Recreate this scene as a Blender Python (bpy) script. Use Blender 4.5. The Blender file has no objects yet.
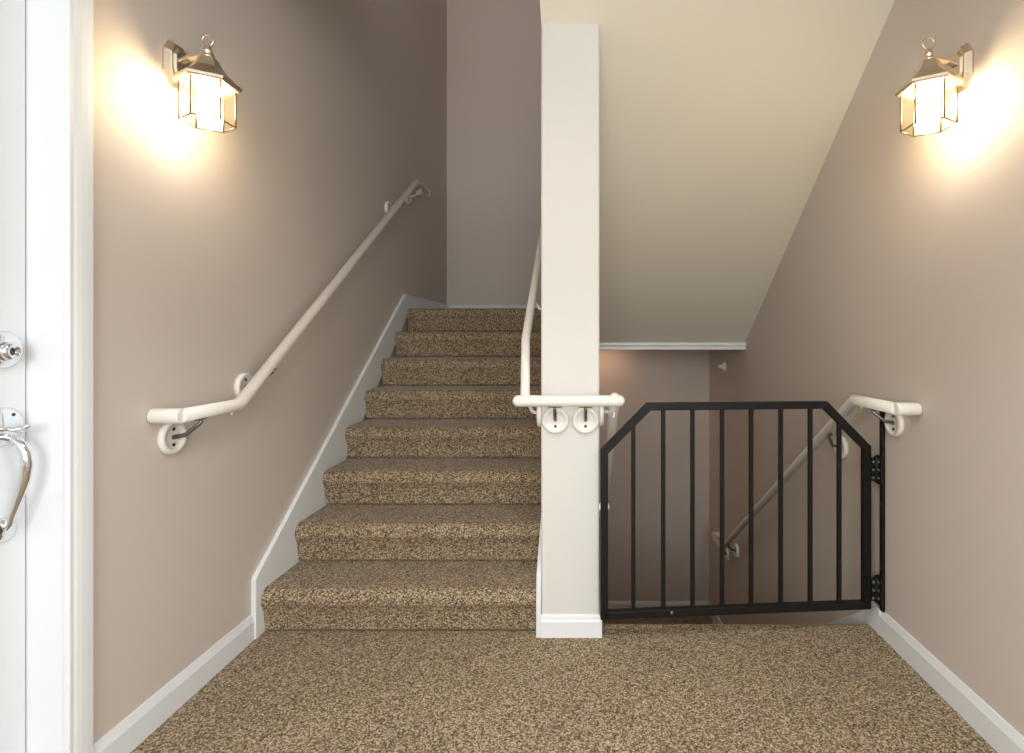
import bpy, bmesh, math
from mathutils import Vector, Matrix

C = bpy.context.scene.collection
V = Vector
PI = math.pi

# ------------------------------------------------------------------ measures
F = 530.0                 # focal length in pixels of the 1024 px wide frame
CX, CY = 584.0, 340.0     # vanishing point of the stairwell axis
H = 1.188                 # eye height
XL, XR = -1.32, 1.205     # side walls
YB = 5.10                 # back wall of the stairwell
R, T = 0.178, 0.252       # riser, tread
Y1 = 2.149                # first riser
ZU, ZD = 8 * R, -8 * R    # upper and lower landings
PXL, PXR, PY = -0.1724, 0.062, 2.125   # partition between the flights
ZTOP, YREAR = 4.6, -2.2


# ------------------------------------------------------------------ materials
def mat(name, col, rough=0.5, metal=0.0, bump=0.0, bscale=200.0, spec=0.5, var=0.0):
    m = bpy.data.materials.new(name)
    m.use_nodes = True
    nt = m.node_tree
    b = nt.nodes['Principled BSDF']
    b.inputs['Base Color'].default_value = (*col, 1)
    b.inputs['Roughness'].default_value = rough
    b.inputs['Metallic'].default_value = metal
    b.inputs['Specular IOR Level'].default_value = spec
    tc = nt.nodes.new('ShaderNodeTexCoord')
    nz = nt.nodes.new('ShaderNodeTexNoise')
    nz.inputs['Scale'].default_value = bscale
    nz.inputs['Detail'].default_value = 3
    nt.links.new(tc.outputs['Object'], nz.inputs['Vector'])
    if bump > 0:
        bp = nt.nodes.new('ShaderNodeBump')
        bp.inputs['Strength'].default_value = bump
        bp.inputs['Distance'].default_value = 0.002
        nt.links.new(nz.outputs['Fac'], bp.inputs['Height'])
        nt.links.new(bp.outputs['Normal'], b.inputs['Normal'])
    mr = nt.nodes.new('ShaderNodeMapRange')
    mr.inputs['To Min'].default_value = max(0.02, rough - 0.06)
    mr.inputs['To Max'].default_value = min(1, rough + 0.06)
    nt.links.new(nz.outputs['Fac'], mr.inputs['Value'])
    nt.links.new(mr.outputs['Result'], b.inputs['Roughness'])
    return m


def carpet_mat():
    m = bpy.data.materials.new('brown_loop_carpet')
    m.use_nodes = True
    nt = m.node_tree
    b = nt.nodes['Principled BSDF']
    b.inputs['Roughness'].default_value = 0.95
    b.inputs['Specular IOR Level'].default_value = 0.12
    b.inputs['Sheen Weight'].default_value = 0.22
    b.inputs['Sheen Roughness'].default_value = 0.4
    b.inputs['Sheen Tint'].default_value = (1.0, 0.90, 0.80, 1)
    tc = nt.nodes.new('ShaderNodeTexCoord')
    vo = nt.nodes.new('ShaderNodeTexVoronoi')
    vo.inputs['Scale'].default_value = 235
    nt.links.new(tc.outputs['Object'], vo.inputs['Vector'])
    sep = nt.nodes.new('ShaderNodeSeparateColor')
    nt.links.new(vo.outputs['Color'], sep.inputs['Color'])
    nz = nt.nodes.new('ShaderNodeTexNoise')
    nz.inputs['Scale'].default_value = 120
    nz.inputs['Detail'].default_value = 4
    nt.links.new(tc.outputs['Object'], nz.inputs['Vector'])
    mx = nt.nodes.new('ShaderNodeMath')
    mx.operation = 'MULTIPLY_ADD'
    mx.inputs[1].default_value = 0.76
    nt.links.new(sep.outputs['Red'], mx.inputs[0])
    sc = nt.nodes.new('ShaderNodeMath')
    sc.operation = 'MULTIPLY'
    sc.inputs[1].default_value = 0.24
    nt.links.new(nz.outputs['Fac'], sc.inputs[0])
    nt.links.new(sc.outputs[0], mx.inputs[2])
    cr = nt.nodes.new('ShaderNodeValToRGB')
    e = cr.color_ramp.elements
    e[0].position, e[0].color = 0.10, (*CARPET_D, 1)
    e[1].position, e[1].color = 0.92, (*CARPET_L, 1)
    mid = e.new(0.5)
    mid.color = (*CARPET_M, 1)
    nt.links.new(mx.outputs[0], cr.inputs['Fac'])
    # broad wear patches
    n2 = nt.nodes.new('ShaderNodeTexNoise')
    n2.inputs['Scale'].default_value = 5
    nt.links.new(tc.outputs['Object'], n2.inputs['Vector'])
    mr = nt.nodes.new('ShaderNodeMapRange')
    mr.inputs['To Min'].default_value = 0.88
    mr.inputs['To Max'].default_value = 1.1
    nt.links.new(n2.outputs['Fac'], mr.inputs['Value'])
    mul = nt.nodes.new('ShaderNodeMix')
    mul.data_type = 'RGBA'
    mul.blend_type = 'MULTIPLY'
    mul.inputs['Factor'].default_value = 1
    nt.links.new(cr.outputs['Color'], mul.inputs['A'])
    nt.links.new(mr.outputs['Result'], mul.inputs['B'])
    nt.links.new(mul.outputs['Result'], b.inputs['Base Color'])
    bp = nt.nodes.new('ShaderNodeBump')
    bp.inputs['Strength'].default_value = 0.35
    bp.inputs['Distance'].default_value = 0.003
    inv = nt.nodes.new('ShaderNodeMath')
    inv.operation = 'SUBTRACT'
    inv.inputs[0].default_value = 1
    nt.links.new(vo.outputs['Distance'], inv.inputs[1])
    nt.links.new(inv.outputs[0], bp.inputs['Height'])
    nt.links.new(bp.outputs['Normal'], b.inputs['Normal'])
    return m


def emit_mat(name, col, strength):
    m = bpy.data.materials.new(name)
    m.use_nodes = True
    nt = m.node_tree
    b = nt.nodes['Principled BSDF']
    b.inputs['Base Color'].default_value = (0.9, 0.88, 0.84, 1)
    b.inputs['Emission Color'].default_value = (*col, 1)
    b.inputs['Emission Strength'].default_value = strength
    return m


def pane_mat(name, tint, diffuse=0.0, gloss=0.08):
    """thin pane: mostly clear, a little milky, a little reflective"""
    m = bpy.data.materials.new(name)
    m.use_nodes = True
    nt = m.node_tree
    nt.nodes.clear()
    out = nt.nodes.new('ShaderNodeOutputMaterial')
    tr = nt.nodes.new('ShaderNodeBsdfTransparent')
    tr.inputs['Color'].default_value = (*tint, 1)
    tl = nt.nodes.new('ShaderNodeBsdfTranslucent')
    tl.inputs['Color'].default_value = (*tint, 1)
    gl = nt.nodes.new('ShaderNodeBsdfGlossy')
    gl.inputs['Roughness'].default_value = 0.05
    nz = nt.nodes.new('ShaderNodeTexNoise')
    nz.inputs['Scale'].default_value = 160
    bp = nt.nodes.new('ShaderNodeBump')
    bp.inputs['Strength'].default_value = 0.15
    nt.links.new(nz.outputs['Fac'], bp.inputs['Height'])
    nt.links.new(bp.outputs['Normal'], gl.inputs['Normal'])
    m1 = nt.nodes.new('ShaderNodeMixShader')
    m1.inputs[0].default_value = diffuse
    m2 = nt.nodes.new('ShaderNodeMixShader')
    m2.inputs[0].default_value = gloss
    nt.links.new(tr.outputs[0], m1.inputs[1])
    nt.links.new(tl.outputs[0], m1.inputs[2])
    nt.links.new(m1.outputs[0], m2.inputs[1])
    nt.links.new(gl.outputs[0], m2.inputs[2])
    nt.links.new(m2.outputs[0], out.inputs['Surface'])
    return m


CARPET_D = (0.042, 0.029, 0.015)
CARPET_M = (0.225, 0.160, 0.096)
CARPET_L = (0.58, 0.45, 0.31)
M_WALL = mat('greige_wall_paint', (0.62, 0.543, 0.485), 0.55, bump=0.08, bscale=350)
M_SOFFIT = mat('cream_ceiling_paint', (0.74, 0.68, 0.575), 0.6, bump=0.06, bscale=350)
M_PALE = mat('pale_cream_paint', (0.66, 0.635, 0.60), 0.6, bump=0.06, bscale=350)
M_TRIM = mat('white_trim_paint', (0.77, 0.775, 0.785), 0.35, bscale=3)
M_DOOR = mat('white_door_paint', (0.77, 0.785, 0.80), 0.3, bump=0.05, bscale=40)
M_RAIL = mat('white_rail_enamel', (0.80, 0.76, 0.70), 0.32, bscale=2)
M_CARPET = carpet_mat()
M_BLACK = mat('black_gate_enamel', (0.010, 0.009, 0.009), 0.45, bump=0.05, bscale=300, spec=0.22)
M_DARK = mat('dark_screw_steel', (0.05, 0.05, 0.05), 0.35, metal=0.8)
M_ARM = mat('satin_bracket_steel', (0.20, 0.19, 0.175), 0.3, metal=0.9)
M_CHROME = mat('polished_chrome', (0.78, 0.79, 0.81), 0.09, metal=1.0)
M_NICKEL = mat('brushed_nickel', (0.76, 0.65, 0.50), 0.33, metal=1.0, bump=0.05, bscale=120)
M_CAME = mat('lantern_edge_metal', (0.20, 0.16, 0.11), 0.35, metal=1.0)
M_PANE = pane_mat('lantern_clear_glass', (1.0, 0.91, 0.74), 0.015, 0.06)
M_WIN = pane_mat('fill_window_glass', (0.97, 0.98, 0.98), 0.0, 0.05)
M_BULB = emit_mat('glowing_bulb', (1.0, 0.87, 0.65), 86.0)
M_DOME = emit_mat('fill_lamp_dome', (1.0, 0.93, 0.83), 3.0)  # glow of the added ceiling lamp
M_GAP = mat('grey_weatherstrip', (0.18, 0.19, 0.20), 0.7)


# ------------------------------------------------------------------ mesh helpers
def box(bm, lo, hi):
    x0, y0, z0 = lo
    x1, y1, z1 = hi
    v = [bm.verts.new(p) for p in ((x0, y0, z0), (x1, y0, z0), (x1, y1, z0), (x0, y1, z0),
                                   (x0, y0, z1), (x1, y0, z1), (x1, y1, z1), (x0, y1, z1))]
    for f in ((0, 3, 2, 1), (4, 5, 6, 7), (0, 1, 5, 4), (1, 2, 6, 5), (2, 3, 7, 6), (3, 0, 4, 7)):
        bm.faces.new([v[i] for i in f])


def prism(bm, pts, axis, a, b):
    """closed 2-D outline extruded along an axis; for 'x' pts are (y,z), for 'y' (x,z), for 'z' (x,y)"""
    def mk(p, t):
        return {'x': (t, p[0], p[1]), 'y': (p[0], t, p[1]), 'z': (p[0], p[1], t)}[axis]
    A = [bm.verts.new(mk(p, a)) for p in pts]
    B = [bm.verts.new(mk(p, b)) for p in pts]
    n = len(pts)
    bm.faces.new(A)
    bm.faces.new(B[::-1])
    for i in range(n):
        j = (i + 1) % n
        bm.faces.new((A[j], A[i], B[i], B[j]))


def tube(bm, path, r, seg=20, square=False, cap_round=False, up=None):
    """tube along a polyline with mitred joints; square=True gives a square section of half-width r"""
    path = [V(p) for p in path]
    n = len(path)
    rs = r if isinstance(r, (list, tuple)) else [r] * n
    dirs = [(path[i + 1] - path[i]).normalized() for i in range(n - 1)]
    up = V(up) if up else (V((0, 0, 1)) if abs(dirs[0].z) < 0.9 else V((0, 1, 0)))
    side = dirs[0].cross(up).normalized()
    upv = side.cross(dirs[0]).normalized()
    sec = ([(-1, -1), (1, -1), (1, 1), (-1, 1)] if square
           else [(math.cos(2 * PI * k / seg), math.sin(2 * PI * k / seg)) for k in range(seg)])
    base = [(side * a + upv * b) for a, b in sec]
    rings, offs = [], base
    for i in range(n):
        if i == 0:
            pl, d = dirs[0], dirs[0]
        else:
            d = dirs[i - 1]
            pl = d if i == n - 1 else (dirs[i - 1] + dirs[i]).normalized()
        ring = []
        for o in offs:
            p = path[i] + o * rs[i]
            t = (path[i] - p).dot(pl) / max(d.dot(pl), 1e-4)
            ring.append(p + d * t)
        rings.append(ring)
        if 0 < i < n - 1:
            q = dirs[i - 1].rotation_difference(dirs[i])
            offs = [q @ o for o in offs]
    def cap(center, ring, d, rr):
        out = []
        for ang in (30, 60, 80):
            a = math.radians(ang)
            out.append([center + (p - center) * math.cos(a) + d * rr * math.sin(a) for p in ring])
        return out
    if cap_round:
        pre = cap(path[0], rings[0], -dirs[0], rs[0])[::-1]
        post = cap(path[-1], rings[-1], dirs[-1], rs[-1])
        rings = pre + rings + post
    vv = [[bm.verts.new(p) for p in ring] for ring in rings]
    m = len(sec)
    for a, b in zip(vv, vv[1:]):
        for k in range(m):
            f = bm.faces.new((a[k], a[(k + 1) % m], b[(k + 1) % m], b[k]))
            f.smooth = not square
    bm.faces.new(vv[0][::-1])
    bm.faces.new(vv[-1])


def lathe(bm, prof, origin, axis, seg=32, ref=None, smooth=True, rot=0.0):
    """revolve (radius, height) pairs about axis through origin"""
    o, ax = V(origin), V(axis).normalized()
    ref = V(ref) if ref else (V((0, 0, 1)) if abs(ax.z) < 0.9 else V((1, 0, 0)))
    u = (ref - ax * ref.dot(ax)).normalized()
    w = ax.cross(u)
    rings = []
    for rr, hh in prof:
        if rr < 1e-6:
            rings.append([bm.verts.new(o + ax * hh)])
        else:
            rings.append([bm.verts.new(o + ax * hh + (u * math.cos(rot + 2 * PI * k / seg) + w * math.sin(rot + 2 * PI * k / seg)) * rr)
                          for k in range(seg)])
    for a, b in zip(rings, rings[1:]):
        if len(a) == 1 and len(b) == 1:
            continue
        for k in range(seg):
            j = (k + 1) % seg
            if len(a) == 1:
                f = bm.faces.new((a[0], b[j], b[k]))
            elif len(b) == 1:
                f = bm.faces.new((a[k], a[j], b[0]))
            else:
                f = bm.faces.new((a[k], a[j], b[j], b[k]))
            f.smooth = smooth
    for rg, rev in ((rings[0], True), (rings[-1], False)):
        if len(rg) > 2:
            bm.faces.new(rg[::-1] if rev else rg)


def torus(bm, c, axis, R0, r0, seg=28, sub=10, a0=0.0, a1=2 * PI):
    ax = V(axis).normalized()
    u = ax.orthogonal().normalized() if abs(ax.z) > 0.9 else V((0, 0, 1))
    w = ax.cross(u)
    full = abs(a1 - a0 - 2 * PI) < 1e-6
    pts = [V(c) + (u * math.cos(a0 + (a1 - a0) * k / seg) + w * math.sin(a0 + (a1 - a0) * k / seg)) * R0
           for k in range(seg + (0 if full else 1))]
    rings = []
    for k, p in enumerate(pts):
        rad = (p - V(c)).normalized()
        rings.append([bm.verts.new(p + (rad * math.cos(2 * PI * j / sub) + ax * math.sin(2 * PI * j / sub)) * r0) for j in range(sub)])
    nn = len(rings)
    for k in range(nn if full else nn - 1):
        a, b = rings[k], rings[(k + 1) % nn]
        for j in range(sub):
            bm.faces.new((a[j], a[(j + 1) % sub], b[(j + 1) % sub], b[j])).smooth = True


def NB():
    return bmesh.new()


def obj(name, bm, m, parent=None, bevel=0.0, bseg=2):
    root = parent
    while root is not None and root.parent is not None:
        root = root.parent
    if root is not None:
        bmesh.ops.translate(bm, vec=-V(root.location), verts=bm.verts)
    bmesh.ops.recalc_face_normals(bm, faces=bm.faces)
    me = bpy.data.meshes.new(name)
    bm.to_mesh(me)
    bm.free()
    me.materials.append(m)
    o = bpy.data.objects.new(name, me)
    C.objects.link(o)
    if parent is not None:
        o.parent = parent
    if bevel > 0:
        md = o.modifiers.new('edge', 'BEVEL')
        md.width = bevel
        md.segments = bseg
        md.limit_method = 'ANGLE'
        md.angle_limit = math.radians(40)
    return o


def tag(o, label, cat, group=None):
    o['label'] = label
    o['category'] = cat
    if group:
        o['group'] = group
    return o


def thing(name, label, cat, loc, group=None):
    o = bpy.data.objects.new(name, None)
    o.empty_display_size = 0.05
    C.objects.link(o)
    o.location = loc
    return tag(o, label, cat, group)


def struct(name, bm, m, label=None, bevel=0.0, parent=None, bseg=2):
    o = obj(name, bm, m, parent, bevel, bseg)
    if parent is None:
        o['kind'] = 'structure'
        if label:
            o['label'] = label
            o['category'] = name.split('_')[0] if not name.startswith('baseboard') else 'baseboard'
    return o


# ------------------------------------------------------------------ the shell
ZBOT = -3.0
YD0, YD1, ZDR = 0.44, 1.355, 2.26      # door opening in the left wall
bm = NB()
box(bm, (XL - 0.16, YD1, ZBOT), (XL, YB + 0.12, ZTOP))
box(bm, (XL - 0.16, YREAR - 0.12, -0.2), (XL, YD0, ZTOP))
box(bm, (XL - 0.16, YD0, ZDR), (XL, YD1, ZTOP))
struct('wall_left', bm, M_WALL, 'tall greige wall rising beside the carpeted stairs, carrying a lantern and a white handrail')

bm = NB()
SY0, SY1, SZ0, SZ1 = -1.75, -0.45, 0.95, 2.35
box(bm, (XR, SY1, ZBOT), (XR + 0.12, YB + 0.12, ZTOP))
box(bm, (XR, YREAR - 0.12, ZBOT), (XR + 0.12, SY0, ZTOP))
box(bm, (XR, SY0, ZBOT), (XR + 0.12, SY1, SZ0))
box(bm, (XR, SY0, SZ1), (XR + 0.12, SY1, ZTOP))
struct('wall_right', bm, M_WALL, 'greige wall beside the descending stairs behind the black gate')

bm = NB()
box(bm, (XL, YB, ZBOT), (XR, YB + 0.12, ZTOP))
struct('wall_back', bm, M_WALL, 'greige end wall of the stairwell behind both landings')

# partition end between the two flights, its upper part carried over the sloped soffit
SZ = lambda y: 2.455 - 0.70 * (y - 2.125)
bm = NB()
prism(bm, [(PY, ZBOT), (PY, SZ(PY) + 0.01), (2.02, SZ(2.02) + 0.01), (2.02, ZTOP), (3.90, ZTOP), (3.90, ZBOT)], 'x', PXL, PXR)
struct('wall_partition', bm, M_PALE, 'narrow pale wall end standing between the two flights of stairs', bevel=0.009, bseg=3)

# sloped underside of the flight above
bm = NB()
prism(bm, [(2.0, SZ(2.0)), (3.967, SZ(3.967)), (3.967, SZ(3.967) + 0.25), (3.90, SZ(3.9) + 0.28), (2.0, SZ(2.0) + 0.25)],
      'x', PXL + 0.0012, XR)
struct('ceiling', bm, M_SOFFIT, 'pale sloped ceiling under the next flight, right of the partition')

CZ = SZ(2.02) + 0.004      # flat ceiling over the entry
bm = NB()
box(bm, (XL - 0.16, YREAR - 0.12, CZ), (XR + 0.12, 1.6, CZ + 0.25))
box(bm, (PXL + 0.0012, 1.6, CZ), (XR + 0.12, 2.02, CZ + 0.25))
box(bm, (XL, 1.5, CZ + 0.25), (PXL, 1.6, ZTOP))
box(bm, (PXL, 1.5, CZ + 0.25), (PXL + 0.1, 2.02, ZTOP))
box(bm, (PXL, 3.9, ZTOP - 0.01), (XR + 0.12, YB + 0.12, ZTOP))
box(bm, (XL - 0.16, 1.5, ZTOP), (XR + 0.12, YB + 0.12, ZTOP + 0.1))
struct('ceiling_high', bm, M_PALE)

# landing floor, with the descending carpeted steps behind the gate and the lower landing
YE = 2.235
pts = [(YREAR, 0.0), (YE - 0.022, 0.0), (YE - 0.008, -0.006), (YE, -0.022), (YE - 0.004, -0.04)]
for k in range(1, 8):
    pts += [(YE - 0.02 + (k - 1) * T, -k * R), (YE + k * T, -k * R), (YE + k * T, -k * R - 0.03)]
pts += [(YE - 0.02 + 7 * T, ZD), (YB, ZD), (YB, ZD - 0.15), (YE + 7 * T - 0.1, ZD - 0.15), (YE - 0.1, -0.3), (YREAR, -0.3)]
bm = NB()
prism(bm, pts, 'x', PXR - 0.02, XR)
prism(bm, [(YREAR, 0.0), (Y1 + 0.02, 0.0), (Y1 + 0.02, -0.25), (YREAR, -0.3)], 'x', XL - 0.16, PXR - 0.02)
prism(bm, [(3.9, ZD), (YB, ZD), (YB, ZD - 0.15), (3.9, ZD - 0.15)], 'x', XL, PXR - 0.02)
struct('floor', bm, M_CARPET, 'brown speckled loop carpet on the landing in front of the stairs')

bm = NB()
box(bm, (XL, 1.0, ZBOT - 0.1), (XR, YB, ZBOT))
box(bm, (XL, 0.9, ZBOT), (XR, 1.0, -0.28))
struct('floor_lower', bm, M_CARPET)

# landing slab above the lower landing, with its own carpet top
bm = NB()
box(bm, (XL + 0.02, 4.20, SZ(3.967)), (PXR, YB, ZU - 0.03))
box(bm, (PXR, 3.967, SZ(3.967)), (XR, YB, ZU - 0.03))
struct('ceiling_landing', bm, M_PALE)
bm = NB()
box(bm, (XL + 0.02, Y1 + 7 * T + 0.262, ZU - 0.03), (XR, YB, ZU))
struct('floor_upper', bm, M_CARPET)

# rear wall of the entry, with an unseen window added for frontal light
WX0, WX1, WZ0, WZ1 = -1.05, 0.95, 0.85, 2.42
bm = NB()
zc = CZ
box(bm, (XL, YREAR - 0.12, 0), (WX0, YREAR, zc))
box(bm, (WX1, YREAR - 0.12, 0), (XR, YREAR, zc))
box(bm, (WX0, YREAR - 0.12, 0), (WX1, YREAR, WZ0))
box(bm, (WX0, YREAR - 0.12, WZ1), (WX1, YREAR, zc))
struct('wall_rear', bm, M_WALL)
bm = NB()
w = 0.05
box(bm, (WX0, YREAR - 0.1, WZ0), (WX0 + w, YREAR + 0.01, WZ1))
box(bm, (WX1 - w, YREAR - 0.1, WZ0), (WX1, YREAR + 0.01, WZ1))
box(bm, (WX0, YREAR - 0.1, WZ0), (WX1, YREAR + 0.01, WZ0 + w))
box(bm, (WX0, YREAR - 0.1, WZ1 - w), (WX1, YREAR + 0.01, WZ1))
mx = (WX0 + WX1) / 2
box(bm, (mx - 0.02, YREAR - 0.08, WZ0), (mx + 0.02, YREAR, WZ1))
win = struct('fill_window_1', bm, M_TRIM)
bm = NB()
box(bm, (WX0 + w, YREAR - 0.06, WZ0 + w), (WX1 - w, YREAR - 0.054, WZ1 - w))
obj('fill_window_pane', bm, M_WIN, win)


bm = NB()
box(bm, (XR - 0.01, SY0, SZ0), (XR + 0.1, SY0 + w, SZ1))
box(bm, (XR - 0.01, SY1 - w, SZ0), (XR + 0.1, SY1, SZ1))
box(bm, (XR - 0.01, SY0, SZ0), (XR + 0.1, SY1, SZ0 + w))
box(bm, (XR - 0.01, SY0, SZ1 - w), (XR + 0.1, SY1, SZ1))
win2 = struct('fill_window_2', bm, M_TRIM)  # unseen side window, added to brighten the left wall
bm = NB()
box(bm, (XR + 0.05, SY0 + w, SZ0 + w), (XR + 0.056, SY1 - w, SZ1 - w))
obj('fill_window_pane', bm, M_WIN, win2)


# ------------------------------------------------------------------ trim
def board(bm, side, x, y0, y1, z0=0.0, h=0.10, t=0.014):
    """baseboard profile along a side wall; side=+1 grows towards +x"""
    s = side
    prof = [(x, z0), (x + s * t, z0), (x + s * t, z0 + h - 0.026), (x + s * (t - 0.003), z0 + h - 0.018),
            (x + s * 0.007, z0 + h - 0.006), (x + s * 0.005, z0 + h), (x, z0 + h)]
    prism(bm, prof, 'y', y0, y1)


def board_x(bm, y, x0, x1, z0=0.0, h=0.10, t=0.014):
    """baseboard on a wall facing the viewer (grows towards -y)"""
    prof = [(y, z0), (y - t, z0), (y - t, z0 + h - 0.026), (y - t + 0.003, z0 + h - 0.018),
            (y - 0.007, z0 + h - 0.006), (y - 0.005, z0 + h), (y, z0 + h)]
    prism(bm, prof, 'x', x0, x1)


bm = NB()
board(bm, 1, XL, 1.405, 2.105)
struct('baseboard_left', bm, M_TRIM, 'white baseboard along the left wall between the door casing and the stairs')

bm = NB()
board(bm, -1, XR, YREAR, 2.235)
struct('baseboard_right', bm, M_TRIM, 'white baseboard along the right wall in front of the gate')

# stepped skirt board on the left wall and its level run along the upper landing
bm = NB()
prism(bm, [(2.10, 0.0), (2.10, 0.236), (2.112, 0.250), (3.862, 1.520), (3.875, 1.524), (YB, 1.524), (YB, 1.40), (3.95, 1.40), (2.25, 0.0)],
      'x', XL, XL + 0.020)
struct('trim_1', bm, M_TRIM, 'white sloped skirt board climbing the left wall beside the steps', bevel=0.003)

# sloped skirt on the left face of the partition
bm = NB()
prism(bm, [(PY - 0.0135, 0.0), (PY - 0.0135, 0.10), (PY + 0.002, 0.245), (3.87, 1.512), (3.90, 1.512), (3.90, 1.35), (2.25, 0.0)],
      'x', PXL - 0.019, PXL)
struct('trim_2', bm, M_TRIM, 'white sloped skirt board on the stair side of the partition', bevel=0.003)

# baseboard wrapped round the front of the partition
bm = NB()
board_x(bm, PY, PXL, PXR + 0.010, h=0.089, t=0.012)
board(bm, 1, PXR, PY - 0.0115, PY + 0.09, h=0.089, t=0.010)
struct('baseboard_partition', bm, M_TRIM, 'white baseboard at the foot of the pale wall end')

# skirt going down along the right wall behind the gate
bm = NB()
e = YE
prism(bm, [(e - 0.10, 0.0), (e - 0.10, 0.10), (e - 0.065, 0.10), (e + 1.80, 0.10 - 1.865 * 0.7065), (YB, -1.324), (YB, ZD), (e + 1.75, ZD), (e, -0.15)],
      'x', XR - 0.0145, XR)
struct('trim_3', bm, M_TRIM, 'white skirt board sloping down the right wall behind the gate', bevel=0.003)

bm = NB()
board_x(bm, YB, XL + 0.02, XR - 0.02, ZU)
board_x(bm, YB, XL, XR - 0.02, ZD)
struct('baseboard_back', bm, M_TRIM, 'white baseboards at the foot of the stairwell end wall')

# white board closing the low end of the sloped ceiling
bm = NB()
prism(bm, [(3.935, 1.169), (3.935, 1.148), (3.945, 1.140), (3.945, 1.116), (3.985, 1.116), (3.985, 1.166)], 'x', PXR, XR)
struct('trim_4', bm, M_TRIM, 'white board along the low edge of the sloped ceiling', bevel=0.002)

# door casing and jamb
bm = NB()
XC = XL
def casing(bm, y_in, y_out):
    s = 1 if y_out > y_in else -1
    w_ = abs(y_out - y_in)
    prof = [(XC, y_in), (XC + 0.012, y_in), (XC + 0.0135, y_in + s * 0.003), (XC + 0.0135, y_in + s * 0.012), (XC + 0.016, y_in + s * 0.019),
            (XC + 0.018, y_in + s * 0.030), (XC + 0.019, y_in + s * 0.045), (XC + 0.019, y_out - s * 0.004), (XC + 0.016, y_out), (XC, y_out)]
    prism(bm, prof, 'z', 0.0, ZDR + w_)
casing(bm, YD1 - 0.010, YD1 + 0.054)
casing(bm, YD0 + 0.008, YD0 - 0.062)
box(bm, (XC, YD0 - 0.06, ZDR), (XC + 0.018, YD1 + 0.06, ZDR + 0.07))
struct('trim_5', bm, M_TRIM, 'white casing around the entry door at the left edge', bevel=0.0015)
bm = NB()
box(bm, (XL - 0.16, YD1 - 0.004, 0), (XL + 0.0005, YD1 + 0.004, ZDR))
box(bm, (XL - 0.16, YD0 - 0.004, 0), (XL, YD0 + 0.004, ZDR))
box(bm, (XL - 0.16, YD0, ZDR - 0.004), (XL, YD1, ZDR + 0.004))
box(bm, (XL - 0.16, YD0, 0.0), (XL, YD1, 0.018))
struct('trim_6', bm, M_TRIM, 'white door jamb between the casing and the door')

# ------------------------------------------------------------------ entry door
XS = -1.420     # outer face of the slab
door = bpy.data.objects.new('door_1', None)
C.objects.link(door)
door.location = (XS - 0.02, (YD0 + YD1) / 2, 0.02)
door['kind'] = 'structure'
door['label'] = 'white entry door with chrome deadbolt and grip handle at the left edge'
door['category'] = 'door'
bm = NB()
ys0, ys1 = YD0 + 0.008, YD1 - 0.007
zp = [0.02, 0.26, 0.92, 1.08, 2.0, ZDR - 0.006]
st = 0.125
box(bm, (XS - 0.04, ys0, zp[0]), (XS, ys0 + st, zp[5]))
box(bm, (XS - 0.04, ys1 - st, zp[0]), (XS, ys1, zp[5]))
for a, b in ((0, 1), (2, 3), (4, 5)):
    box(bm, (XS - 0.04, ys0 + st, zp[a]), (XS, ys1 - st, zp[b]))
for a, b in ((1, 2), (3, 4)):
    box(bm, (XS - 0.034, ys0 + st, zp[a]), (XS - 0.012, ys1 - st, zp[b]))
    box(bm, (XS - 0.034, ys0 + st + 0.05, zp[a] + 0.05), (XS - 0.003, ys1 - st - 0.05, zp[b] - 0.05))
obj('door_slab', bm, M_DOOR, door, bevel=0.002)
bm = NB()
box(bm, (XS - 0.03, ys1, 0.02), (XS - 0.004, YD1 - 0.004, ZDR - 0.006))
obj('weatherstrip', bm, M_GAP, door)

YK = 1.292
bm = NB()
lathe(bm, [(0.046, 0.0), (0.046, 0.005), (0.040, 0.012), (0.030, 0.015), (0.022, 0.016)], (XS, YK, 1.164), (1, 0, 0), 40)
db = obj('deadbolt', bm, M_CHROME, door)
bm = NB()
lathe(bm, [(0.024, 0.014), (0.023, 0.026), (0.019, 0.032), (0.012, 0.033), (0.010, 0.029), (0.0, 0.029)], (XS, YK, 1.160), (1, 0, 0), 32)
obj('lock_cylinder', bm, M_CHROME, db)
bm = NB()
box(bm, (XS + 0.0288, YK - 0.0018, 1.153), (XS + 0.0305, YK + 0.0018, 1.167))
obj('keyhole', bm, M_DARK, db)
bm = NB()
lathe(bm, [(0.048, 0.0), (0.048, 0.004), (0.042, 0.010), (0.028, 0.013), (0.0, 0.014)], (XS, YK, 0.976), (1, 0, 0), 40)
lathe(bm, [(0.031, 0.0), (0.031, 0.004), (0.026, 0.010), (0.014, 0.013), (0.0, 0.014)], (XS, YK, 0.725), (1, 0, 0), 36)
path = [(XS + 0.008, YK, 0.952), (XS + 0.030, YK, 0.947), (XS + 0.048, YK, 0.934), (XS + 0.059, YK, 0.912), (XS + 0.062, YK, 0.884),
        (XS + 0.057, YK, 0.850), (XS + 0.046, YK, 0.815), (XS + 0.033, YK, 0.780), (XS + 0.024, YK, 0.757), (XS + 0.020, YK, 0.740), (XS + 0.010, YK, 0.728)]
tube(bm, path, [0.009, 0.0095, 0.010, 0.0105, 0.0115, 0.0115, 0.0105, 0.0090, 0.0080, 0.0085, 0.0100], 16, up=(0, 1, 0), cap_round=True)
hd = obj('door_handle', bm, M_CHROME, door)
bm = NB()
tube(bm, [(XS + 0.010, YK, 0.972), (XS + 0.036, YK, 0.968), (XS + 0.056, YK, 0.972), (XS + 0.064, YK, 0.978)], [0.005, 0.006, 0.008, 0.006], 12, up=(0, 1, 0), cap_round=True)
obj('thumb_latch', bm, M_CHROME, hd)
bm = NB()
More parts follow.
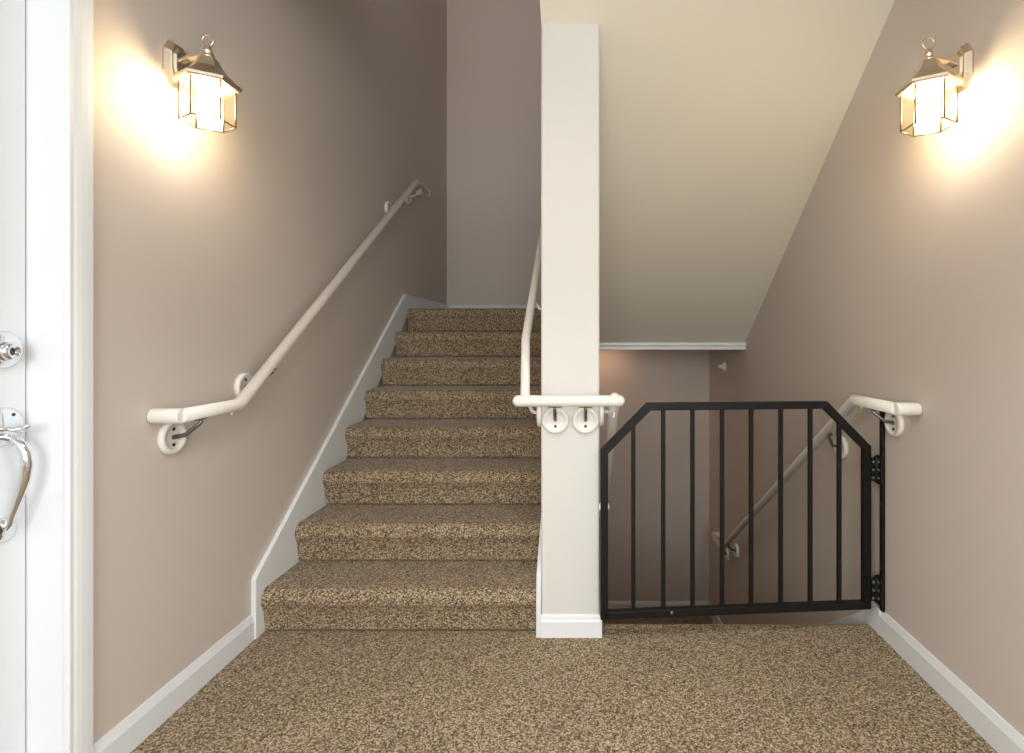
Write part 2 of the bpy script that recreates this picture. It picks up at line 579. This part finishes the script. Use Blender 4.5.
for dz in (0.028, -0.026):
    lathe(bm, [(0.004, 0.009), (0.004, 0.0135), (0.0, 0.014)], (XS, YK + 0.016, 0.976 + dz), (1, 0, 0), 12)
obj('screw', bm, M_DARK, hd)

# ------------------------------------------------------------------ the carpeted stairs
XS0, XS1 = XL + 0.0205, PXL - 0.0195
stairs = thing('staircase', 'brown carpeted flight of stairs climbing between the left wall and the partition', 'stairs', ((XS0 + XS1) / 2, Y1, 0))
for k in range(8):
    y, z0, z1 = Y1 + k * T, k * R, (k + 1) * R
    nose = []
    cy, cz, rr = y + 0.020, z1 - 0.044, 0.044
    for a in range(200, 84, -10):
        t = math.radians(a)
        nose.append((cy + rr * math.cos(t) * 0.9, cz + rr * math.sin(t)))
    nose[-1] = (nose[-1][0], z1)
    back = y + T + 0.035 if k < 7 else y + 0.26
    pts = [(y + 0.022, z0), (y + 0.018, z0 + 0.006), (y + 0.007, z0 + 0.014), (y + 0.006, z0 + 0.04), (y - 0.002, z1 - 0.090), (y - 0.012, z1 - 0.066)] + nose + [(back, z1)]
    if k < 7:
        pts += [(back, z1 - 0.10), (y + 0.09, z0 - 0.0)]
    else:
        pts += [(back, z1 - 0.2), (y + 0.09, z0)]
    bm = NB()
    prism(bm, pts, 'x', XS0, XS1)
    o = obj('stair_step', bm, M_CARPET, stairs)
    for p in o.data.polygons:
        p.use_smooth = True
    md = o.modifiers.new('smooth', 'EDGE_SPLIT')
    md.split_angle = math.radians(35)

# ------------------------------------------------------------------ handrails
RR = 0.0215
FL = [(0.0, 0.0), (0.053, 0.0), (0.054, 0.007), (0.0535, 0.013), (0.050, 0.018), (0.045, 0.019), (0.040, 0.018), (0.036, 0.013), (0.026, 0.011), (0.0, 0.011)]


def bracket(root, base, normal, tip, pale_arm=False, screws=True):
    """round flange on the wall at base (world), an arm rising to the rail underside at tip, and its screws"""
    n = V(normal)
    b = V(base)
    bm = NB()
    lathe(bm, FL, b, n, 36)
    fl = obj('bracket_flange', bm, M_RAIL, root)
    bm = NB()
    t = V(tip)
    p0 = b + n * 0.010
    p1 = b + n * (abs((t - b).dot(n)) * 0.55 + 0.004) + V((0, 0, 0.008))
    p2 = t - V((0, 0, 0.012))
    tube(bm, [p0, p1, p2, t], [0.0075, 0.0065, 0.006, 0.006], 12)
    sad = V((0, 1, 0)) if abs(n.x) > 0.5 else V((1, 0, 0))
    tube(bm, [t - sad * 0.022 + V((0, 0, 0.002)), t + sad * 0.022 + V((0, 0, 0.002))], 0.006, 10, cap_round=True)
    obj('bracket_arm', bm, M_RAIL if pale_arm else M_ARM, fl)
    if screws:
        for s in (0.026, -0.024):
            bm = NB()
            lathe(bm, [(0.0055, 0.010), (0.0055, 0.0135), (0.0, 0.0145)], b + V((0, 0, s)), n, 12)
            obj('screw', bm, M_DARK, fl)


XRL = XL + 0.084     # axis of the left rail
left_rail = thing('handrail', 'white handrail climbing the left wall above the carpeted steps', 'handrail', (XL, 1.63, 0.96))
ZS, YS = 0.956, 1.897
YT = 3.89
ZT = 2.350
SL = (ZT - ZS) / (YT - YS)
bm = NB()
tube(bm, [(XRL, 1.622, ZS), (XRL, YS, ZS), (XRL, YT, ZT), (XRL, YT + 0.28, ZT + 0.0)], RR, 24)
obj('rail', bm, M_RAIL, left_rail)
bm = NB()
tube(bm, [(XL + 0.002, 1.619, ZS), (XRL + 0.010, 1.619, ZS)], 0.0235, 24, cap_round=False)
obj('rail_end', bm, M_RAIL, left_rail, bevel=0.003)
bm = NB()
tube(bm, [(XL + 0.002, YT + 0.29, ZT), (XRL + 0.022, YT + 0.29, ZT)], 0.0225, 24)
obj('rail_end', bm, M_RAIL, left_rail, bevel=0.003)


def zrail(y):
    return ZS if y < YS else (ZS + SL * (y - YS) if y < YT else ZT)


for y, z in ((1.690, 0.878), (2.050, 1.008), (3.56, 2.065), (3.96, 2.255)):
    yt = y + (0.05 if z > 1 else 0.02)
    bracket(left_rail, (XL, y, z), (1, 0, 0), (XRL, yt, zrail(yt) - RR * (1.25 if yt > YS else 1.0)), pale_arm=z > 2.2)
for y in (1.86, 2.12):
    bm = NB()
    z = zrail(y) - RR * (1.2 if y > YS else 1)
    lathe(bm, [(0.005, 0.002), (0.005, -0.008), (0.0, -0.009)], (XRL, y, z), (0, 0, 1), 12)
    obj('screw', bm, M_RAIL, left_rail)

XRR = XR - 0.078
ZRS, YR0, YR1, YR2, YR3 = 0.940, 1.910, 2.205, 4.33, 4.63
zrr = lambda y: ZRS if y < YR1 else (ZRS - 0.685 * (y - YR1) if y < YR2 else ZRS - 0.685 * (YR2 - YR1))
right_rail = thing('handrail', 'white handrail running down the right wall behind the black gate', 'handrail', (XR, 1.9, 0.94))
bm = NB()
tube(bm, [(XRR, YR0, ZRS), (XRR, YR1, ZRS), (XRR, YR2, zrr(YR2)), (XRR, YR3, zrr(YR3))], RR, 24)
obj('rail', bm, M_RAIL, right_rail)
for y in (YR0 - 0.004, YR3 + 0.01):
    bm = NB()
    tube(bm, [(XR - 0.002, y, zrr(y)), (XRR - 0.010, y, zrr(y))], 0.0235, 24)
    obj('rail_end', bm, M_RAIL, right_rail, bevel=0.003)
for y, z in ((2.045, 0.868), (2.466, 0.688), (4.17, -0.470), (4.45, -0.605)):
    yt = y + (0.02 if z > 0.8 else -0.03)
    bracket(right_rail, (XR, y, z), (-1, 0, 0), (XRR, yt, zrr(yt) - RR * (1.25 if YR1 < yt < YR2 else 1.0)))
bm = NB()
lathe(bm, [(0.005, 0.002), (0.005, -0.008), (0.0, -0.009)], (XRR, 2.15, ZRS - RR), (0, 0, 1), 12)
obj('screw', bm, M_RAIL, right_rail)

# rail wrapped round the end of the partition
YF, ZF = 2.062, 0.951
mid_rail = thing('handrail', 'white handrail wrapping the end of the pale partition and following both flights', 'handrail', ((PXL + PXR) / 2, PY, 0.95))
bm = NB()
tube(bm, [(-0.256, YF, ZF), (0.137, YF, ZF)], 0.0225, 24, cap_round=True)
obj('front_rail', bm, M_RAIL, mid_rail)
bm = NB()
tube(bm, [(-0.2295, YF + 0.005, ZF + 0.010), (-0.249, 2.26, 1.19), (-0.249, 3.92, 1.19 + 0.688 * 1.66), (-0.249, 4.18, 1.19 + 0.688 * 1.66)], 0.0185, 20)
obj('rail', bm, M_RAIL, mid_rail)
bm = NB()
tube(bm, [(0.120, YF + 0.01, ZF + 0.012), (0.120, 4.30, ZF + 0.012 - 0.69 * 2.228), (0.120, 4.56, ZF + 0.012 - 0.69 * 2.228)], 0.0195, 20, cap_round=True)
obj('rail', bm, M_RAIL, mid_rail)
for x in (-0.114, 0.006):
    bracket(mid_rail, (x, PY, 0.868), (0, -1, 0), (x, YF, ZF - 0.0225))
bracket(mid_rail, (PXL, 2.18, 0.885), (-1, 0, 0), (-0.238, 2.10, 0.975), True, False)
bracket(mid_rail, (PXR, 2.19, 0.885), (1, 0, 0), (0.120, 2.12, 0.895), True, False)
bracket(mid_rail, (PXL, 2.60, 1.335), (-1, 0, 0), (-0.249, 2.60, 1.402), True, False)
bracket(mid_rail, (PXR, 3.05, 0.20), (1, 0, 0), (0.120, 3.05, 0.255), True, False)

# ------------------------------------------------------------------ black gate
GL, GR = V((0.079, 2.092, 0)), V((1.153, 2.172, 0))
gdir = (GR - GL).normalized()
gate = thing('safety_gate', 'black metal gate with vertical bars closing the stairs going down', 'gate', (0.616, 2.13, 0.09))


def gp(px, z):
    """point of the gate plane seen at image column px (kept in the gate's own plane), at height z"""
    k = (px - CX) / F
    s = (GL.x - k * GL.y) / (k * gdir.y - gdir.x)
    p = GL + gdir * s
    return V((p.x, p.y, z))


GZB, GZC, GZT = 0.105, 0.748, 0.924
gw = 0.0148
up = gdir.cross(V((0, 0, 1)))
bm = NB()
c = [gp(604, GZB - gw), gp(604, GZC), gp(648.5, GZT), gp(824.5, GZT), gp(866, GZC), gp(866, GZB - gw)]
tube(bm, c, gw, square=True, up=up)
obj('gate_frame', bm, M_BLACK, gate, bevel=0.002)
bm = NB()
tube(bm, [gp(604, GZB), gp(866, GZB)], gw, square=True, up=up)
obj('bottom_rail', bm, M_BLACK, gate, bevel=0.002)
for px in (633.3, 663.2, 692.5, 722.0, 751.0, 780.6, 810.1, 839.0):
    if px < 648.5:
        zt = GZC + (GZT - GZC) * (px - 604) / 44.5
    elif px > 824.5:
        zt = GZT - (GZT - GZC) * (px - 824.5) / 41.5
    else:
        zt = GZT
    bm = NB()
    tube(bm, [gp(px, GZB + 0.01), gp(px, zt - 0.012)], 0.0078, square=True, up=gdir)
    obj('bar', bm, M_BLACK, gate, bevel=0.0015)
# bar screwed to the wall, two hinges
bm = NB()
box(bm, (XR - 0.012, 2.118, 0.098), (XR, 2.142, 0.905))
ms = obj('wall_strip', bm, M_BLACK, gate, bevel=0.002)
for z in (0.83, 0.53, 0.27, 0.14):
    bm = NB()
    lathe(bm, [(0.006, 0.010), (0.0055, 0.014), (0.003, 0.0155), (0.0, 0.0155)], (XR, 2.130, z), (-1, 0, 0), 12)
    obj('screw', bm, M_DARK, ms)
for zc in (0.665, 0.180):
    bm = NB()
    hx = 1.178
    lathe(bm, [(0.0, -0.050), (0.009, -0.050), (0.011, -0.046), (0.011, 0.046), (0.009, 0.050), (0.0, 0.050)], (hx + 0.005, 2.142, zc), (0, 0, 1), 18)
    box(bm, (1.150, 2.148, zc - 0.045), (hx + 0.004, 2.156, zc + 0.045))
    box(bm, (hx, 2.140, zc - 0.055), (XR - 0.010, 2.152, zc - 0.020))
    box(bm, (hx, 2.140, zc + 0.020), (XR - 0.010, 2.152, zc + 0.055))
    box(bm, (XR - 0.020, 2.112, zc - 0.058), (XR - 0.010, 2.150, zc + 0.058))
    box(bm, (1.166, 2.144, zc - 0.048), (XR - 0.008, 2.150, zc + 0.048))
    for dz in (-0.036, -0.018, 0.0, 0.018, 0.036):
        box(bm, (1.160, 2.136, zc + dz - 0.007), (XR - 0.006, 2.148, zc + dz + 0.007))
    hg = obj('hinge', bm, M_BLACK, gate, bevel=0.0015)
    for dz in (-0.032, 0.0, 0.032):
        bm = NB()
        lathe(bm, [(0.0065, 0.0), (0.006, 0.004), (0.003, 0.006), (0.0, 0.006)], (1.166, 2.136, zc + dz), (0, -1, 0), 12)
        lathe(bm, [(0.0065, 0.0), (0.006, 0.004), (0.003, 0.006), (0.0, 0.006)], (XR - 0.019, 2.131, zc + dz), (-1, 0, 0), 12)
        obj('bolt', bm, M_ARM, hg)
# latch: pale button on the left upright and the catch on the partition
bm = NB()
zl = 0.528
lathe(bm, [(0.0, -0.021), (0.010, -0.020), (0.014, -0.016), (0.0145, 0.0), (0.014, 0.016), (0.010, 0.020), (0.0, 0.021)], (GL.x, GL.y + 0.006, zl), (1, 0, 0), 20)
obj('latch_button', bm, M_RAIL, gate)
bm = NB()
box(bm, (PXR, 2.14, 0.22), (PXR + 0.010, 2.17, 0.46))
box(bm, (PXR, 2.135, 0.30), (PXR + 0.022, 2.16, 0.33))
obj('latch_catch', bm, M_BLACK, gate, bevel=0.002)
bm = NB()
p = gp(671, GZB + 0.004)
lathe(bm, [(0.008, 0.0), (0.008, 0.004), (0.004, 0.007), (0.0, 0.007)], (p.x, p.y - gw, p.z), (0, -1, 0), 14)
obj('bolt', bm, M_ARM, gate)

# ------------------------------------------------------------------ small wall peg
peg = thing('wall_peg', 'small white peg on the right wall just below the white ceiling board', 'peg', (XR, 4.53, 0.963))
bm = NB()
lathe(bm, [(0.0, 0.0), (0.038, 0.0), (0.039, 0.006), (0.034, 0.014), (0.018, 0.034), (0.0, 0.036)], (XR, 4.53, 0.963), (-1, 0, 0), 24)
obj('peg_base', bm, M_RAIL, peg)
bm = NB()
lathe(bm, [(0.0, 0.030), (0.015, 0.032), (0.017, 0.042), (0.012, 0.056), (0.0, 0.060)], (XR, 4.53, 0.963), (-1, 0, 0), 20)
obj('peg_tip', bm, M_RAIL, peg)


# ------------------------------------------------------------------ wall lanterns
def lantern(loc, label):
    """lantern on a wall that faces +x; loc is the plate centre on the wall"""
    root = thing('wall_lantern', label, 'wall lamp', loc, 'pair of glass wall lanterns')
    x0, y0, z0 = loc
    ax, ay = x0 + 0.122, y0 - 0.011     # lantern axis
    ze = z0 - 0.066                     # eave height
    # back plate: an elongated octagon with a bevelled rim
    oct_ = [(-0.020, 0.070), (0.024, 0.070), (0.047, 0.034), (0.047, -0.036), (0.024, -0.072), (-0.020, -0.072), (-0.041, -0.036), (-0.041, 0.034)]
    bm = NB()
    rings = []
    for sc, h in ((1.0, 0.0), (1.0, 0.006), (0.86, 0.022), (0.80, 0.026), (0.70, 0.026), (0.60, 0.034)):
        rings.append([bm.verts.new((x0 + h, y0 + a * sc, z0 + b * sc)) for a, b in oct_])
    for a, b in zip(rings, rings[1:]):
        for k in range(8):
            bm.faces.new((a[k], a[(k + 1) % 8], b[(k + 1) % 8], b[k]))
    bm.faces.new(rings[0][::-1])
    bm.faces.new(rings[-1])
    obj('back_plate', bm, M_NICKEL, root, bevel=0.001)
    # flat arm
    bm = NB()
    zt = z0 + 0.026
    arm = [(x0 + 0.030, zt - 0.022), (x0 + 0.060, zt - 0.008), (x0 + 0.095, zt - 0.001), (ax + 0.012, zt + 0.001)]
    pts = [(a, b + 0.005) for a, b in arm] + [(a, b - 0.005) for a, b in arm[::-1]]
    prism(bm, pts, 'y', y0 - 0.018, y0 + 0.004)
    obj('arm', bm, M_NICKEL, root, bevel=0.0015)
    # roof: concave six-sided, a vertex towards the viewer
    hexrot = -PI / 2
    def hexring(bm, r, z):
        return [bm.verts.new((ax + r * math.cos(hexrot + k * PI / 3), ay + r * math.sin(hexrot + k * PI / 3), z)) for k in range(6)]
    bm = NB()
    prof = [(0.080, ze - 0.009), (0.088, ze - 0.009), (0.092, ze - 0.004), (0.092, ze + 0.004), (0.088, ze + 0.009), (0.081, ze + 0.011), (0.063, ze + 0.028), (0.045, ze + 0.047),
            (0.035, ze + 0.064), (0.027, ze + 0.079), (0.018, ze + 0.083)]
    rg = [hexring(bm, r, z) for r, z in prof]
    for a, b in zip(rg, rg[1:]):
        for k in range(6):
            bm.faces.new((a[k], a[(k + 1) % 6], b[(k + 1) % 6], b[k]))
    bm.faces.new(rg[-1])
    inner = [hexring(bm, r, z) for r, z in [(0.080, ze - 0.008), (0.060, ze + 0.020), (0.030, ze + 0.060), (0.012, ze + 0.076)]]
    for a, b in zip(inner, inner[1:]):
        for k in range(6):
            bm.faces.new((a[(k + 1) % 6], a[k], b[k], b[(k + 1) % 6]))
    bm.faces.new(inner[-1][::-1])
    roof = obj('lantern_roof', bm, M_NICKEL, root)
    # finial and ring
    bm = NB()
    zf = ze + 0.083
    lathe(bm, [(0.0, 0.0), (0.017, 0.0), (0.017, 0.004), (0.010, 0.008), (0.009, 0.014), (0.013, 0.018), (0.013, 0.023), (0.009, 0.027), (0.010, 0.034), (0.007, 0.038), (0.0, 0.039)],
          (ax, ay, zf), (0, 0, 1), 20)
    fin = obj('finial', bm, M_NICKEL, root)
    bm = NB()
    torus(bm, (ax, ay, zf + 0.054), V((0, 1, 0)), 0.018, 0.0028, 30, 8)
    obj('ring', bm, M_NICKEL, fin)
    # metal edges of the glass body
    rb, zt2, zb = 0.074, ze - 0.004, ze - 0.126
    cor = [V((ax + rb * math.cos(hexrot + k * PI / 3), ay + rb * math.sin(hexrot + k * PI / 3), 0)) for k in range(6)]
    bm = NB()
    for k in range(6):
        a, b = cor[k], cor[(k + 1) % 6]
        tube(bm, [a + V((0, 0, zb)), a + V((0, 0, zt2))], 0.0028, 8)
        tube(bm, [a + V((0, 0, zb)), b + V((0, 0, zb))], 0.0022, 8)
    cage = obj('lantern_cage', bm, M_CAME, root)
    for k in range(6):
        a, b = cor[k] * 1.0, cor[(k + 1) % 6] * 1.0
        ctr = V((ax, ay, 0))
        a = ctr + (a - ctr) * 0.985
        b = ctr + (b - ctr) * 0.985
        bm = NB()
        v = [bm.verts.new(p) for p in (a + V((0, 0, zb)), b + V((0, 0, zb)), b + V((0, 0, zt2)), a + V((0, 0, zt2)))]
        bm.faces.new(v)
        g = obj('glass_pane', bm, M_PANE, cage)
    # lamp holder and the frosted bulb
    bm = NB()
    lathe(bm, [(0.0, 0.06), (0.014, 0.06), (0.018, 0.044), (0.018, 0.004), (0.0, 0.004)], (ax, ay, ze), (0, 0, 1), 20)
    obj('lamp_holder', bm, M_NICKEL, root)
    bm = NB()
    prof = [(0.0, 0.004), (0.020, 0.003), (0.026, -0.004), (0.030, -0.014), (0.031, -0.060), (0.030, -0.104), (0.026, -0.113), (0.018, -0.117), (0.0, -0.118)]
    lathe(bm, prof, (ax, ay, ze), (0, 0, 1), 28)
    obj('bulb', bm, M_BULB, root)
    return root


lamp_l = lantern((XL, 1.699, 2.070), 'lit glass wall lantern on the left wall above the handrail start')
lamp_r = lamp_l.copy()
C.objects.link(lamp_r)
lamp_r.location = (XR, 1.678, 2.049)
lamp_r.scale = (-1, 1, 1)
lamp_r['label'] = 'lit glass wall lantern on the right wall beside the sloped ceiling'
for ch in list(lamp_l.children):
    c1 = ch.copy()
    C.objects.link(c1)
    c1.parent = lamp_r
    for g in list(ch.children):
        c2 = g.copy()
        C.objects.link(c2)
        c2.parent = c1


# ------------------------------------------------------------------ light
def area(name, loc, rot, sx, sy, power, col):
    l = bpy.data.lights.new(name, 'AREA')
    l.shape = 'RECTANGLE'
    l.size, l.size_y = sx, sy
    l.energy = power
    l.color = col
    o = bpy.data.objects.new(name, l)
    C.objects.link(o)
    o.location = loc
    o.rotation_euler = rot
    return o


area('rear_window_fill', (mx, YREAR - 0.13, (WZ0 + WZ1) / 2), (PI / 2, 0, 0), 1.8, 1.4, 101, (0.965, 1.0, 0.98))  # added light behind the unseen rear window
area('side_window_fill', (XR + 0.13, (SY0 + SY1) / 2, (SZ0 + SZ1) / 2), (0, PI / 2, 0), 1.3, 1.2, 50, (0.86, 0.93, 1.0))  # added light behind the unseen side window, for the left wall
u = area('upper_hall_fill', (-0.75, 1.66, 3.75), (math.radians(100), 0, 0), 0.8, 0.9, 6.0, (1.0, 0.92, 0.92))  # added fill aimed at the upper end wall, no window modelled
u.data.spread = math.radians(75)
l = area('lower_landing_fill', (-0.28, 4.86, 1.14), (math.radians(4), 0, 0), 1.3, 0.10, 3.8, (1.0, 0.64, 0.42))  # added warm fill for the lower end wall, no lamp modelled
# unseen flush ceiling lamp, added above the frame to brighten the entry
lampc = thing('fill_ceiling_lamp', 'unseen round flush ceiling lamp added as fill over the entry landing', 'ceiling lamp', (-0.05, 0.70, CZ))
bm = NB()
lathe(bm, [(0.0, 0.0), (0.19, 0.0), (0.19, -0.02), (0.175, -0.03), (0.0, -0.03)], (-0.05, 0.70, CZ), (0, 0, 1), 40)
obj('base_plate', bm, M_NICKEL, lampc)
bm = NB()
lathe(bm, [(0.172, -0.03), (0.168, -0.036), (0.0, -0.038)], (-0.05, 0.70, CZ), (0, 0, 1), 40)
obj('fill_lamp_shade', bm, M_DOME, lampc)
dl = bpy.data.lights.new('ceiling_lamp_fill', 'AREA')
dl.shape = 'DISK'
dl.size = 0.32
dl.energy = 14
dl.spread = math.radians(105)
dl.color = (0.93, 0.97, 1.0)
do = bpy.data.objects.new('ceiling_lamp_fill', dl)
C.objects.link(do)
do.location = (-0.05, 0.70, CZ - 0.045)

wd = bpy.data.worlds.new('sky')
bpy.context.scene.world = wd
wd.use_nodes = True
nt = wd.node_tree
bg = nt.nodes['Background']
bg.inputs['Strength'].default_value = 1.0
bg.inputs['Color'].default_value = (0.75, 0.85, 1.0, 1)

# ------------------------------------------------------------------ camera and view
cam = bpy.data.cameras.new('camera')
cam.sensor_fit = 'HORIZONTAL'
cam.sensor_width = 36
cam.lens = F / 1024 * 36
cam.shift_x = -(CX - 512) / 1024
cam.shift_y = -(376.5 - CY) / 1024
cam.clip_start = 0.02
co = bpy.data.objects.new('camera', cam)
C.objects.link(co)
co.location = (0, 0, H)
co.rotation_euler = (PI / 2, 0, 0)
S = bpy.context.scene
S.camera = co
S.view_settings.view_transform = 'Standard'
S.view_settings.look = 'None'
S.view_settings.gamma = 1
S.view_settings.use_curve_mapping = False
S.view_settings.exposure = 0.0
